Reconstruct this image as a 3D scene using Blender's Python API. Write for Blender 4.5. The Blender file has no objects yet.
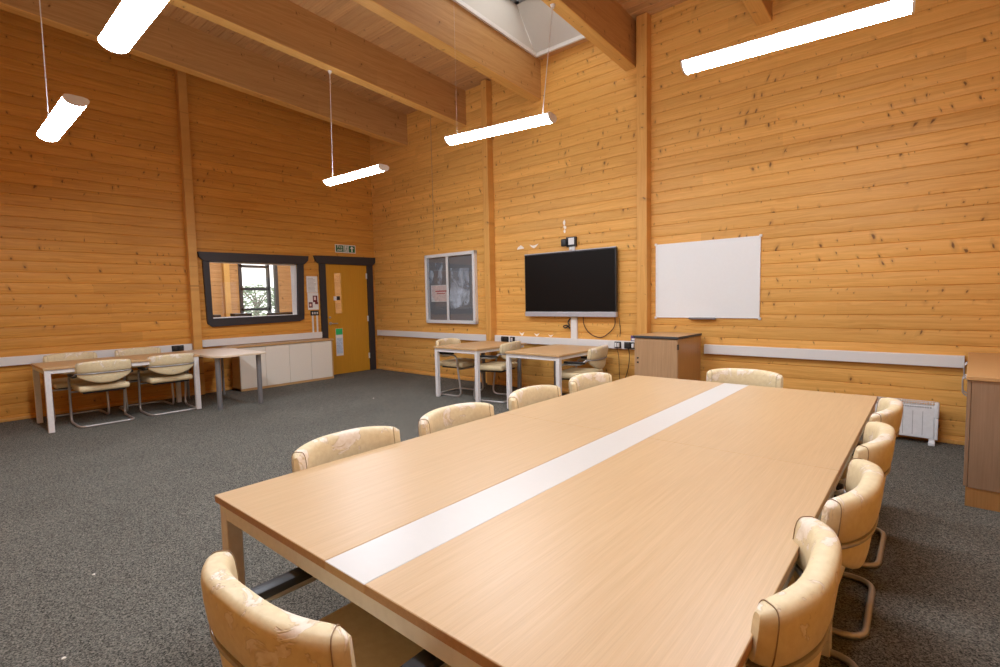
import bpy, bmesh, math, random
from mathutils import Vector, Matrix
random.seed(7)
scn = bpy.context.scene
col = scn.collection
PI = math.pi

# ------------------------------------------------------------------ materials
class NT:
    def __init__(s, name):
        s.m = bpy.data.materials.new(name); s.m.use_nodes = True
        s.t = s.m.node_tree; s.t.nodes.clear()
        s.out = s.t.nodes.new('ShaderNodeOutputMaterial')
    def n(s, typ, ins=None, **kw):
        nd = s.t.nodes.new(typ)
        for k, v in kw.items(): setattr(nd, k, v)
        for k, v in (ins or {}).items():
            if isinstance(v, bpy.types.NodeSocket): s.t.links.new(v, nd.inputs[k])
            else: nd.inputs[k].default_value = v
        return nd
    def math(s, op, a, b=0.0, c=0.0):
        return s.n('ShaderNodeMath', {0: a, 1: b, 2: c}, operation=op).outputs[0]
    def xyz(s, x, y, z=0.0):
        return s.n('ShaderNodeCombineXYZ', {0: x, 1: y, 2: z}).outputs[0]
    def noise(s, vec, scale, detail=3.0, rough=.5, dist=0.0):
        return s.n('ShaderNodeTexNoise', {'Vector': vec, 'Scale': scale, 'Detail': detail, 'Roughness': rough, 'Distortion': dist}).outputs[0]
    def ramp(s, v, a, b, lo=0.0, hi=1.0):
        f = s.n('ShaderNodeMapRange', {0: v, 1: a, 2: b, 3: lo, 4: hi}); return f.outputs[0]
    def mix(s, f, a, b, blend='MIX'):
        nd = s.n('ShaderNodeMix', data_type='RGBA', blend_type=blend)
        for k, v in ((0, f), (6, a), (7, b)):
            if isinstance(v, bpy.types.NodeSocket): s.t.links.new(v, nd.inputs[k])
            else: nd.inputs[k].default_value = v if k == 0 else (*v[:3], 1)
        return nd.outputs[2]
    def bsdf(s, color, rough=.5, metal=0.0, spec=.5, bump=None, bdist=.002, bstr=.5, coat=0.0):
        nd = s.n('ShaderNodeBsdfPrincipled')
        def setv(k, v):
            if isinstance(v, bpy.types.NodeSocket): s.t.links.new(v, nd.inputs[k])
            elif isinstance(v, (tuple, list)): nd.inputs[k].default_value = (*v[:3], 1)
            else: nd.inputs[k].default_value = v
        setv('Base Color', color); setv('Roughness', rough); setv('Metallic', metal)
        setv('Specular IOR Level', spec); setv('Coat Weight', coat)
        if bump is not None:
            b = s.n('ShaderNodeBump', {'Height': bump, 'Strength': bstr, 'Distance': bdist})
            s.t.links.new(b.outputs[0], nd.inputs['Normal'])
        s.t.links.new(nd.outputs[0], s.out.inputs[0]); return nd

def plain(name, c, rough=.5, metal=0.0, spec=.5, noise=.05, scale=40):
    t = NT(name); o = t.n('ShaderNodeTexCoord').outputs['Object']
    v = t.noise(o, scale, 3)
    k = t.ramp(v, .25, .75, 1 - noise, 1 + noise)
    cc = t.mix(1.0, c, t.xyz(k, k, k), 'MULTIPLY')
    t.bsdf(cc, rough, metal, spec); return t.m

def emit(name, c, s):
    t = NT(name); e = t.n('ShaderNodeEmission', {0: (*c, 1), 1: s}); t.t.links.new(e.outputs[0], t.out.inputs[0]); return t.m

def pine(name, along, across, pitch, phase, light, dark, knots=1.0, tone=.075, board=2.6, spec=.3, rough=.5):
    """boards of knotty pine: `along` / `across` are the object axes of the grain"""
    t = NT(name)
    sp = t.n('ShaderNodeSeparateXYZ', {0: t.n('ShaderNodeTexCoord').outputs['Object']}).outputs
    u, v = sp[along], sp[across]
    idx = t.math('FLOOR', t.math('DIVIDE', t.math('SUBTRACT', v, phase), pitch))
    rnd = t.n('ShaderNodeTexWhiteNoise', {'W': idx}, noise_dimensions='1D').outputs['Value']
    u2 = t.math('ADD', u, t.math('MULTIPLY', rnd, 37.0))
    idx2 = t.math('FLOOR', t.math('DIVIDE', u2, board))
    rb = t.n('ShaderNodeTexWhiteNoise', {'Vector': t.xyz(idx, idx2, 3.0)}, noise_dimensions='3D').outputs['Value']
    wob = t.noise(t.xyz(t.math('MULTIPLY', u2, 1.1), t.math('MULTIPLY', v, 7.0), idx), 1.6, 3, .5, .6)
    g1 = t.noise(t.xyz(t.math('MULTIPLY', u2, .9), t.math('ADD', t.math('MULTIPLY', v, 26.0), t.math('MULTIPLY', wob, 2.5)), idx), 1.8, 4, .6, .3)
    g2 = t.noise(t.xyz(t.math('MULTIPLY', u2, 3.0), t.math('MULTIPLY', v, 160.0), idx), 1.5, 2)
    c = t.mix(t.ramp(g1, .34, .68), light, dark)
    k = t.math('MULTIPLY', t.ramp(rb, 0, 1, 1 - tone, 1 + tone), t.ramp(g2, .2, .8, .95, 1.05))
    c = t.mix(1.0, c, t.xyz(k, k, k), 'MULTIPLY')
    if knots:
        kv = t.xyz(t.math('ADD', t.math('MULTIPLY', u2, 11.5), t.math('MULTIPLY', t.math('MULTIPLY', t.math('SUBTRACT', rb, .5), v), 9.0)), t.math('ADD', t.math('MULTIPLY', v, 5.2), t.math('MULTIPLY', idx, .37)), idx)
        kd = t.n('ShaderNodeVectorMath', {0: kv, 1: t.n('ShaderNodeVectorMath', {0: t.n('ShaderNodeTexNoise', {'Vector': kv, 'Scale': 2.2, 'Detail': 1}).outputs['Color'], 1: (.50, .30, 0)}, operation='MULTIPLY').outputs[0]}, operation='ADD').outputs[0]
        vo = t.n('ShaderNodeTexVoronoi', {'Vector': kd, 'Scale': 1.0}, voronoi_dimensions='2D')
        cs = t.n('ShaderNodeSeparateColor', {0: vo.outputs['Color']}).outputs
        sel = t.math('GREATER_THAN', cs[1], 1 - .46 * knots)
        rad = t.math('ADD', .030, t.math('MULTIPLY', t.math('POWER', cs[0], 3.0), .105))
        kn = t.n('ShaderNodeMapRange', {0: vo.outputs['Distance'], 1: t.math('MULTIPLY', rad, .55), 2: t.math('MULTIPLY', rad, 1.15), 3: 1.0, 4: 0.0}).outputs[0]
        ha = t.n('ShaderNodeMapRange', {0: vo.outputs['Distance'], 1: rad, 2: t.math('MULTIPLY', rad, 3.4), 3: .38, 4: 0.0}).outputs[0]
        c = t.mix(t.math('MULTIPLY', ha, sel), c, tuple(x * .62 for x in dark))
        c = t.mix(t.math('MULTIPLY', t.math('MULTIPLY', kn, sel), .86), c, (.135, .052, .016))
    t.bsdf(c, rough, 0, spec, bump=g2, bdist=.0006, bstr=.35); return t.m

def laminate(name, light, dark, along=1, scale=1.0, rough=.38, spec=.45):
    t = NT(name)
    sp = t.n('ShaderNodeSeparateXYZ', {0: t.n('ShaderNodeTexCoord').outputs['Object']}).outputs
    a = sp[along]; o = [sp[i] for i in range(3) if i != along]
    vec = lambda f, h: t.n('ShaderNodeCombineXYZ', {0: t.math('MULTIPLY', a, f), 1: t.math('MULTIPLY', o[0], h), 2: t.math('MULTIPLY', o[1], h)}).outputs[0]
    g = t.noise(vec(1.2 * scale, 45 * scale), 2.0, 5, .62, .25)
    f = t.noise(vec(5 * scale, 260 * scale), 1.6, 2)
    c = t.mix(t.ramp(g, .32, .7), light, dark)
    k = t.ramp(f, .25, .75, .93, 1.06)
    c = t.mix(1.0, c, t.xyz(k, k, k), 'MULTIPLY')
    t.bsdf(c, rough, 0, spec); return t.m

def carpet_mat():
    t = NT('carpet'); o = t.n('ShaderNodeTexCoord').outputs['Object']
    a = t.noise(o, 150, 3, .7); b = t.noise(o, 60, 2); d = t.noise(o, 1.4, 2)
    v = t.n('ShaderNodeTexVoronoi', {'Vector': o, 'Scale': 190.0}, voronoi_dimensions='3D')
    r = t.n('ShaderNodeSeparateColor', {0: v.outputs['Color']}).outputs[0]
    m = t.math('ADD', t.math('MULTIPLY', a, .55), t.math('MULTIPLY', r, .45))
    c = t.mix(t.ramp(m, .28, .78), (.034, .034, .029), (.262, .248, .208))
    k = t.math('MULTIPLY', t.ramp(b, .3, .7, .85, 1.15), t.ramp(d, .3, .7, .93, 1.07))
    c = t.mix(1.0, c, t.xyz(k, k, k), 'MULTIPLY')
    t.bsdf(c, .95, 0, .1, bump=m, bdist=.006, bstr=.8); return t.m

def vinyl_mat():
    t = NT('cream_vinyl'); tc = t.n('ShaderNodeTexCoord').outputs['Object']
    ri = t.n('ShaderNodeObjectInfo').outputs['Random']
    vec = t.n('ShaderNodeVectorMath', {0: tc, 1: t.xyz(t.math('MULTIPLY', ri, 31.0), t.math('MULTIPLY', ri, 17.0), 0)}, operation='ADD').outputs[0]
    z = t.n('ShaderNodeSeparateXYZ', {0: tc}).outputs[2]
    big = t.noise(vec, 9, 4, .62, .8); fine = t.noise(vec, 45, 3, .6)
    # the covering has worn most along the top roll
    wear = t.math('ADD', big, t.ramp(z, .66, .80, -.10, .07))
    flake = t.ramp(wear, .60, .62)
    c = t.mix(t.ramp(fine, .3, .7), (.77, .655, .410), (.69, .565, .335))
    pale = t.mix(t.ramp(fine, .35, .65), (.84, .75, .62), (.74, .63, .48))
    c = t.mix(flake, c, pale)
    edge = t.math('MULTIPLY', t.ramp(wear, .585, .603), t.math('SUBTRACT', 1.0, t.ramp(wear, .607, .627)))
    c = t.mix(t.math('MULTIPLY', edge, .30), c, (.42, .29, .16))
    h = t.math('ADD', t.math('MULTIPLY', flake, -.6), t.math('MULTIPLY', fine, .3))
    t.bsdf(c, .5, 0, .35, bump=h, bdist=.0035, bstr=.5); return t.m

def glass_mat(name, tint=(1, 1, 1), refl=1.0):
    t = NT(name)
    fc = t.n('ShaderNodeLayerWeight', {0: .5}).outputs['Facing']
    fr = t.math('ADD', .045, t.math('MULTIPLY', t.math('POWER', fc, 4.0), .9))
    tr = t.n('ShaderNodeBsdfTransparent', {0: (*tint, 1)}).outputs[0]
    gl = t.n('ShaderNodeBsdfGlossy', {'Roughness': .02}).outputs[0]
    mx = t.n('ShaderNodeMixShader', {0: t.math('MULTIPLY', fr, refl), 1: tr, 2: gl}).outputs[0]
    t.t.links.new(mx, t.out.inputs[0]); return t.m

def plastic_sheet():
    t = NT('clear_plastic'); o = t.n('ShaderNodeTexCoord').outputs['Object']
    n = t.noise(o, 3.4, 3, .55, .8)
    tr = t.n('ShaderNodeBsdfTransparent', {0: (.95, .96, .98, 1)}).outputs[0]
    pb = t.n('ShaderNodeBsdfPrincipled', {'Base Color': (.80, .86, .92, 1), 'Roughness': .2})
    b = t.n('ShaderNodeBump', {'Height': n, 'Strength': .8, 'Distance': .03}); t.t.links.new(b.outputs[0], pb.inputs['Normal'])
    mx = t.n('ShaderNodeMixShader', {0: t.ramp(n, .36, .64, .10, .92), 1: tr, 2: pb.outputs[0]}).outputs[0]
    t.t.links.new(mx, t.out.inputs[0]); return t.m

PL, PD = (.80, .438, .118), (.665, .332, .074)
AL, AD = (.71, .345, .066), (.58, .252, .042)      # deeper orange left wall, its dimmer light put into the colour
M = dict(
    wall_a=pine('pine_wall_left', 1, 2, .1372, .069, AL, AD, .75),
    wall_b=pine('pine_wall_back', 0, 2, .1372, .069, PL, PD, 1.05),
    wall_inner=pine('pine_reception', 1, 2, .09, 0, (.62, .33, .13), (.50, .24, .08), .5),
    ceil=pine('pine_ceiling', 0, 1, .115, 0, (.60, .34, .14), (.50, .26, .10), .5, .08),
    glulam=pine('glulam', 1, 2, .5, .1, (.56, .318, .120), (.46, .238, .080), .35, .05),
    underside_lit=pine('beam_underside_lit', 1, 0, .5, .1, (.76, .44, .13), (.66, .345, .09), .3, .04),
    post=pine('pine_post', 2, 0, .5, .13, (.72, .385, .105), (.61, .30, .072), .4, .05),
    carpet=carpet_mat(), vinyl=vinyl_mat(),
    table=laminate('oak_laminate', (.575, .395, .215), (.525, .348, .180), 1),
    table_edge=laminate('oak_edge', (.52, .31, .15), (.45, .26, .12), 1),
    desk=laminate('beech_laminate', (.62, .40, .20), (.54, .335, .16), 1),
    fold_top=laminate('pale_laminate', (.70, .56, .40), (.66, .52, .36), 0),
    cup_v=laminate('oak_veneer_upright', (.50, .31, .165), (.40, .235, .115), 2),
    cup_dark=laminate('grey_oak_upright', (.37, .245, .155), (.30, .19, .112), 2),
    cup_side=laminate('beech_upright', (.46, .245, .085), (.40, .20, .065), 2),
    cup_top=laminate('beech_cap', (.60, .365, .16), (.54, .315, .13), 0),
    door=laminate('door_veneer', (.62, .30, .026), (.56, .26, .020), 2, .7),
    strip=plain('white_laminate', (.60, .578, .53), .35, 0, .5, .01),
    white=plain('white_paint', (.78, .76, .74), .4),
    trunk=plain('white_plastic', (.78, .765, .73), .35, 0, .5, .01),
    cabwhite=plain('cream_laminate', (.84, .775, .66), .4, 0, .5, .01),
    silver=plain('silver_paint', (.82, .80, .78), .4, .0),
    whitemetal=plain('pale_grey_metal', (.76, .74, .72), .35, 0),
    greymetal=plain('grey_metal', (.26, .255, .26), .38, .35),
    chrome=plain('brushed_steel', (.50, .48, .46), .36, .65),
    aluminium=plain('aluminium', (.80, .81, .80), .35, .1),
    black=plain('black_plastic', (.012, .012, .013), .42),
    screen=plain('dark_screen', (.008, .006, .005), .45, 0, .12),
    bezel=plain('screen_bezel', (.02, .021, .022), .35),
    barmetal=plain('silver_bar', (.50, .50, .54), .35, .3),
    frame=plain('charcoal_paint', (.030, .027, .030), .5),
    board=plain('board_felt', (.25, .245, .24), .9, 0, .1, .12, 90),
    wb=plain('whiteboard', (.82, .84, .83), .25, 0, .5, .01),
    heater=plain('heater_white', (.80, .80, .79), .35),
    piping=plain('brown_seam', (.30, .20, .11), .6),
    bandmetal=plain('dull_band', (.36, .34, .33), .4, .3),
    slot=plain('dark_slot', (.05, .05, .05), .6),
    paper=plain('paper', (.82, .80, .76), .7),
    pink=plain('pink_print', (.88, .68, .60), .7, 0, .3, .16, 24),
    red=plain('red_print', (.55, .06, .05), .7),
    darkred=plain('dark_red_print', (.16, .02, .025), .7),
    ink=plain('grey_print', (.40, .39, .38), .7),
    green=plain('sign_green', (.008, .13, .045), .5),
    lightgreen=plain('notice_green', (.03, .52, .16), .6),
    bluish=plain('notice_blue', (.55, .66, .80), .6, 0, .3, .2, 40),
    purple=plain('purple_plastic', (.10, .05, .22), .4),
    redcable=plain('dark_cable', (.05, .015, .012), .5),
    skylining=plain('skylight_lining', (.66, .64, .60), .6, 0, .3, .01),
    plaster=plain('plaster', (.68, .62, .54), .8),
    filler=plain('wall_filler', (.93, .84, .73), .8, 0, .2, .08, 60),
    flake=plain('pale_flake', (.85, .80, .70), .7),
    pane=glass_mat('clear_pane'), pane_dim=glass_mat('noticeboard_pane', (.93, .95, .97), 1.3),
    plastic=plastic_sheet(),
    lamp=emit('lamp_diffuser', (.90, .97, 1.08), 21.0),
    added_glow=emit('added_uplight_glow', (.90, .97, 1.08), 7.0),
    lawn=plain('lawn', (.10, .16, .05), .9, 0, .1, .3, 2),
    leaf=plain('tree_leaf', (.16, .24, .13), .6, 0, .3, .4, 3),
    bark=plain('bark', (.12, .08, .05), .9),
)

# ------------------------------------------------------------------ mesh building
def fillet(pts, r, seg=6):
    pts = [Vector(p) for p in pts]; out = [pts[0]]
    for i in range(1, len(pts) - 1):
        a, b, c = pts[i - 1], pts[i], pts[i + 1]
        rr = r[i] if isinstance(r, (list, tuple)) else r
        d1 = (a - b); d2 = (c - b); k = min(rr, d1.length * .49, d2.length * .49)
        p, q = b + d1.normalized() * k, b + d2.normalized() * k
        for j in range(seg + 1):
            s = j / seg
            out.append(p * (1 - s) ** 2 + b * 2 * s * (1 - s) + q * s * s)
    out.append(pts[-1]); return out

class MB:
    def __init__(s): s.b = bmesh.new(); s.mi = 0
    def _add(s, bm2):
        me = bpy.data.meshes.new('tmp'); bm2.to_mesh(me); bm2.free()
        n = len(s.b.faces); s.b.from_mesh(me); bpy.data.meshes.remove(me)
        s.b.faces.ensure_lookup_table()
        for f in s.b.faces[n:]: f.material_index = s.mi
        return s
    def box(s, x0, x1, y0, y1, z0, z1, bev=0.0, seg=2, rot=None):
        b = bmesh.new(); bmesh.ops.create_cube(b, size=1)
        for v in b.verts: v.co = Vector(((x0 + x1) / 2 + v.co.x * (x1 - x0), (y0 + y1) / 2 + v.co.y * (y1 - y0), (z0 + z1) / 2 + v.co.z * (z1 - z0)))
        if bev: bmesh.ops.bevel(b, geom=list(b.edges), offset=bev, segments=seg, profile=.5, affect='EDGES')
        if rot is not None: bmesh.ops.transform(b, matrix=rot, verts=b.verts)
        return s._add(b)
    def prism(s, poly, axis, a0, a1, bev=0.0):
        """polygon in the two other axes (cyclic order), swept along `axis`"""
        b = bmesh.new()
        def P(p, a):
            return Vector((a, p[0], p[1])) if axis == 0 else Vector((p[0], a, p[1])) if axis == 1 else Vector((p[0], p[1], a))
        A = [b.verts.new(P(p, a0)) for p in poly]; B = [b.verts.new(P(p, a1)) for p in poly]
        b.faces.new(A); b.faces.new(B)
        for i in range(len(poly)):
            j = (i + 1) % len(poly); b.faces.new((A[i], A[j], B[j], B[i]))
        bmesh.ops.recalc_face_normals(b, faces=b.faces)
        if bev: bmesh.ops.bevel(b, geom=list(b.edges), offset=bev, segments=2, profile=.5, affect='EDGES')
        return s._add(b)
    def tube(s, pts, r, n=10, closed=False, caps=True):
        pts = [Vector(p) for p in pts]; b = bmesh.new(); rings = []; N = len(pts)
        def tan(i):
            if closed: return (pts[(i + 1) % N] - pts[i - 1]).normalized()
            return (pts[min(i + 1, N - 1)] - pts[max(i - 1, 0)]).normalized()
        t0 = tan(0); up = Vector((0, 0, 1)) if abs(t0.z) < .9 else Vector((1, 0, 0))
        x = t0.cross(up).normalized(); prev = t0
        for i, p in enumerate(pts):
            t = tan(i); q = prev.rotation_difference(t); x = q @ x; x = (x - t * x.dot(t)).normalized(); y = t.cross(x); prev = t
            rr = r[i] if isinstance(r, (list, tuple)) else r
            rings.append([b.verts.new(p + (x * math.cos(2 * PI * k / n) + y * math.sin(2 * PI * k / n)) * rr) for k in range(n)])
        M_ = N if closed else N - 1
        for i in range(M_):
            A, B = rings[i], rings[(i + 1) % N]
            for k in range(n): b.faces.new((A[k], A[(k + 1) % n], B[(k + 1) % n], B[k]))
        if caps and not closed: b.faces.new(rings[0][::-1]); b.faces.new(rings[-1])
        bmesh.ops.recalc_face_normals(b, faces=b.faces)
        return s._add(b)
    def grid(s, rows, close_u=False, cap=False):
        b = bmesh.new(); V = [[b.verts.new(p) for p in r] for r in rows]
        for i in range(len(V) - 1):
            m = len(V[i]); R = m if close_u else m - 1
            for k in range(R): b.faces.new((V[i][k], V[i][(k + 1) % m], V[i + 1][(k + 1) % m], V[i + 1][k]))
        if cap: b.faces.new(V[0][::-1]); b.faces.new(V[-1])
        bmesh.ops.recalc_face_normals(b, faces=b.faces)
        return s._add(b)
    def sheet(s, pts):
        b = bmesh.new(); b.faces.new([b.verts.new(p) for p in pts]); return s._add(b)
    def build(s, name, mat, parent=None, local=False, smooth=False):
        me = bpy.data.meshes.new(name)
        if parent is not None and not local:
            r = parent
            while r.parent: r = r.parent
            bmesh.ops.translate(s.b, vec=-r.location, verts=s.b.verts)
        s.b.to_mesh(me); s.b.free()
        for m in (mat if isinstance(mat, (list, tuple)) else [mat]): me.materials.append(m)
        if smooth:
            for p in me.polygons: p.use_smooth = True
            try: me.set_sharp_from_angle(angle=math.radians(42))
            except Exception: pass
        o = bpy.data.objects.new(name, me); col.objects.link(o)
        if parent is not None: o.parent = parent
        return o

def tag(o, label=None, cat=None, group=None, kind=None):
    if label: o['label'] = label
    if cat: o['category'] = cat
    if group: o['group'] = group
    if kind: o['kind'] = kind
    return o
def thing(name, label, cat, loc=(0, 0, 0), rz=0.0, group=None):
    o = bpy.data.objects.new(name, None); col.objects.link(o)
    o.location = loc; o.rotation_euler = (0, 0, rz); o.empty_display_size = .1
    return tag(o, label, cat, group)
def children(o): return [c for c in col.objects if c.parent == o]
def copy_tree(o, parent=None):
    c = o.copy(); col.objects.link(c); c.parent = parent
    for ch in children(o): copy_tree(ch, c)
    return c
def struct(mb, name, mat, parent=None, **k):
    o = mb.build(name, mat, parent, **k)
    if parent is None: o['kind'] = 'structure'
    return o

# ------------------------------------------------------------------ room dimensions
XA = -8.70                       # left wall (with the door)
XR, YF = .86, -1.55              # right wall and the wall behind the camera
def yB(x): return 6.1185 - .0175 * x      # back wall line
RB = -math.atan(.0175)
def ceil_z(y): return 4.82 + .06 * (6.2 - y)
BEAM_X = (-7.50, -5.96, -4.42, -2.93, -1.38, .15)   # right faces
BW = .155
PITCH, PH = .1372, .069

def plank_profile(z0, z1, pitch=PITCH, ph=PH, g=.006, depth=.008, bulge=.0035):
    """(z, out) outline of stacked boards with v-grooves between them"""
    k0 = math.floor((z0 - ph) / pitch); k1 = math.ceil((z1 - ph) / pitch); P = []
    for k in range(k0, k1):
        a = ph + k * pitch
        for dz, o in ((0, -depth), (g, 0), (.33 * pitch, bulge), (.67 * pitch, bulge), (pitch - g, 0)):
            P.append((a + dz, o))
    P.append((ph + k1 * pitch, -depth))
    Q = []
    for i in range(len(P) - 1):
        (a, oa), (b, ob) = P[i], P[i + 1]
        def at(z): return oa + (ob - oa) * (z - a) / (b - a)
        lo, hi = max(a, z0), min(b, z1)
        if hi - lo > 1e-6:
            if not Q: Q.append((lo, at(lo)))
            Q.append((hi, at(hi)))
    return Q
def plank_wall(mb, u0, u1, z0, z1, place, thick=.10):
    """place(u, out, z) -> point; front boards plus the wall behind them"""
    P = plank_profile(z0, z1)
    mb.grid([[place(u, o, z) for z, o in P] for u in (u0, u1)])
    c = [(u0, -.012), (u1, -.012), (u1, -thick), (u0, -thick)]
    rows = [[place(u, o, z) for u, o in c] for z in (z0, z1)]
    mb.grid(rows, close_u=True, cap=True)

# ------------------------------------------------------------------ room shell
m = MB(); m.box(XA - .15, XR + .15, YF - .15, 6.45, -.05, 0)
struct(m, 'floor', M['carpet'])

# left wall with openings for the reception window and the door
WY0, WY1, WZ0, WZ1 = 3.145, 4.60, 1.165, 2.085
DY0, DY1, DZ1 = 5.15, 6.07, 2.115
pl = lambda u, o, z: Vector((XA + o, u, z))
m = MB(); top = 5.32
for (a, b, c, d) in ((YF, WY0, 0, top), (WY0, WY1, 0, WZ0), (WY0, WY1, WZ1, top), (WY1, DY0, 0, top), (DY0, DY1, DZ1, top), (DY1, 6.35, 0, top)):
    plank_wall(m, a, b, c, d, pl)
struct(m, 'wall_left', M['wall_a'])

# back wall, built in its own frame (x along the wall, y into the wall)
def wall_obj(name, mb, mat):
    o = mb.build(name, mat); o.location = (0, 6.1185, 0); o.rotation_euler = (0, 0, RB); o['kind'] = 'structure'; return o
m = MB(); plank_wall(m, XA - .05, XR + .1, 0, 5.1, lambda u, o, z: Vector((u, -o, z)))
wall_back = wall_obj('wall_back', m, M['wall_b'])
# pale filler left on the boards around the television
def blob(cx, cz, pts, mb, y=-.0045):
    mb.grid([[(cx + p[0], y, cz + p[1]) for p in pts], [(cx + p[0], y - .0015, cz + p[1]) for p in pts]], close_u=True, cap=True)
for i, (cx, cz, w, h, kind) in enumerate(((-4.85, 2.175, .07, .035, 0), (-4.59, 2.172, .085, .03, 1), (-4.04, 2.46, .026, .05, 2), (-4.03, 2.395, .03, .03, 2), (-4.035, 2.335, .022, .035, 2),
                                          (-4.85, .842, .05, .03, 1), (-4.56, .838, .05, .024, 1), (-4.30, .832, .045, .018, 1))):
    m = MB()
    if kind == 0: pts = [(-w, -h * .8), (w, -h * .6), (w * .85, -.1 * h), (w * .1, h), (-w * .7, .2 * h)]
    elif kind == 1: pts = [(-w, h), (-w * .25, h * .35), (w * .2, h * .5), (w, h), (w * .4, -h * .5), (0, -h), (-w * .55, -h * .3)]
    else:
        rr = [random.uniform(.65, 1.05) for _ in range(9)]; pts = [(w * rr[k] * math.cos(k * 2 * PI / 9), h * rr[k] * math.sin(k * 2 * PI / 9)) for k in range(9)]
    blob(cx, cz, pts, m); o = m.build('filler_patch', M['filler'], wall_back, local=True)
m = MB(); m.box(-6.848, -6.838, -.010, .004, 2.3, 4.75); m.build('cover_strip', M['cup_top'], wall_back, local=True)

m = MB(); plank_wall(m, YF, 6.3, 0, 5.32, lambda u, o, z: Vector((XR - o, u, z)))
struct(m, 'wall_right', M['wall_a'])
m = MB(); plank_wall(m, XA - .1, XR + .1, 0, 5.4, lambda u, o, z: Vector((u, YF + o, z)))
struct(m, 'wall_front', M['wall_b'])

# ceiling boards, with the skylight opening between the third and fourth beam
SKX0, SKX1, SKY0, SKY1 = -4.42, -2.93 - BW, 3.75, 6.07
def ceiling_piece(mb, x0, x1, y0, y1):
    P = plank_profile(y0, y1, .115, 0, .0055, .009, 0)
    mb.grid([[Vector((x, y, ceil_z(y) - o)) for y, o in P] for x in (x0, x1)])
    mb.grid([[Vector((x, y, ceil_z(y) + h)) for x, h in ((x0, .012), (x1, .012), (x1, .12), (x0, .12))] for y in (y0, y1)], close_u=True, cap=True)
m = MB()
ceiling_piece(m, XA - .1, SKX0, YF - .1, 6.4)
ceiling_piece(m, SKX1, XR + .1, YF - .1, 6.4)
ceiling_piece(m, SKX0, SKX1, YF - .1, SKY0)
ceiling_piece(m, SKX0, SKX1, SKY1, 6.4)
struct(m, 'ceiling', M['ceil'])
# skylight well: side linings upright, end linings splayed, a rim and the glazing above
sk = thing('window_skylight', None, None, ((SKX0 + SKX1) / 2, 5, 4.9)); sk.name = 'window_2'; sk['kind'] = 'structure'
zt, yt0, yt1 = 5.36, SKY0 + .45, SKY1 - .43
zb0, zb1 = ceil_z(SKY0) - .01, ceil_z(SKY1) - .01
def slab(mb, quad, n, t=.02):
    n = Vector(n).normalized() * t
    mb.grid([[Vector(p) for p in quad], [Vector(p) + n for p in quad]], close_u=True, cap=True)
m = MB()
x0, x1 = SKX0 + .012, SKX1 - .012
slab(m, [(x0, SKY0, zb0), (x0, SKY1, zb1), (x0, yt1, zt), (x0, yt0, zt)], (-1, 0, 0), .01)
slab(m, [(x1, SKY0, zb0), (x1, SKY1, zb1), (x1, yt1, zt), (x1, yt0, zt)], (1, 0, 0), .01)
slab(m, [(x0, SKY1 - .012, zb1 + .02), (x1, SKY1 - .012, zb1 + .02), (x1, yt1, zt), (x0, yt1, zt)], (0, 1, 1), .01)
slab(m, [(x0, SKY0 + .012, zb0 + .02), (x1, SKY0 + .012, zb0 + .02), (x1, yt0, zt), (x0, yt0, zt)], (0, -1, 1), .01)
m.build('lining', M['skylining'], sk)
m = MB()
for q in ([(x0, SKY0), (x0 + .03, SKY0), (x0 + .03, SKY1), (x0, SKY1)], [(x1 - .03, SKY0), (x1, SKY0), (x1, SKY1), (x1 - .03, SKY1)],
          [(x0, SKY1 - .03), (x1, SKY1 - .03), (x1, SKY1), (x0, SKY1)], [(x0, SKY0), (x1, SKY0), (x1, SKY0 + .03), (x0, SKY0 + .03)]):
    m.grid([[Vector((p[0], p[1], ceil_z(p[1]) - .02)) for p in q], [Vector((p[0], p[1], ceil_z(p[1]) + .03)) for p in q]], close_u=True, cap=True)
m.build('rim', M['white'], sk)
m = MB()
for a in ((x0, x0 + .06, yt0, yt1), (x1 - .06, x1, yt0, yt1), (x0, x1, yt0, yt0 + .06), (x0, x1, yt1 - .06, yt1)): m.box(*a, zt, zt + .05)
m.build('frame', M['greymetal'], sk)
m = MB(); m.box(x0, x1, yt0, yt1, zt + .05, zt + .062); m.build('pane', M['pane'], sk)

# beams: each one a glulam member that falls with the roof towards the back wall
def beam(xr, n):
    m = MB(); y0, y1 = YF, yB(xr) + .004
    zb = lambda y: 4.26 + .06 * (6.2 - y); zc = lambda y: ceil_z(y) + .005
    a = [(xr - BW, y0, zb(y0)), (xr, y0, zb(y0)), (xr, y0, zc(y0)), (xr - BW, y0, zc(y0))]
    b = [(xr - BW, y1, zb(y1)), (xr, y1, zb(y1)), (xr, y1, zc(y1)), (xr - BW, y1, zc(y1))]
    m.grid([[Vector(p) for p in a], [Vector(p) for p in b]], close_u=True, cap=True)
    bmesh.ops.bevel(m.b, geom=[e for e in m.b.edges if abs(e.verts[0].co.y - e.verts[1].co.y) > 1 and max(v.co.z - zb(v.co.y) for v in e.verts) < .1], offset=.008, segments=1, affect='EDGES')
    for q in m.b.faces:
        if q.normal.z < -.5: q.material_index = 1      # undersides paler: light from below put into the colour
    o = m.build('ceiling_beam', [M['glulam'], M['underside_lit']]); tag(o, kind='structure'); return o
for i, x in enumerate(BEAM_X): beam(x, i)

# posts standing proud of the boards
def post_back(xc, w, d, zt_):
    m = MB(); m.box(-w / 2, w / 2, -d, .0, 0, zt_, .006)
    o = m.build('wall_pillar', M['post']); o.location = (xc, yB(xc) - .003, 0); o.rotation_euler = (0, 0, RB); o['kind'] = 'structure'
post_back(-5.44, .115, .13, 4.80)
post_back(-2.80, .135, .12, 4.815)
m = MB(); m.box(XA + .003, XA + .11, 2.835, 2.955, 0, ceil_z(2.9) - .01, .006)
struct(m, 'wall_pillar', M['post'])
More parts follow.
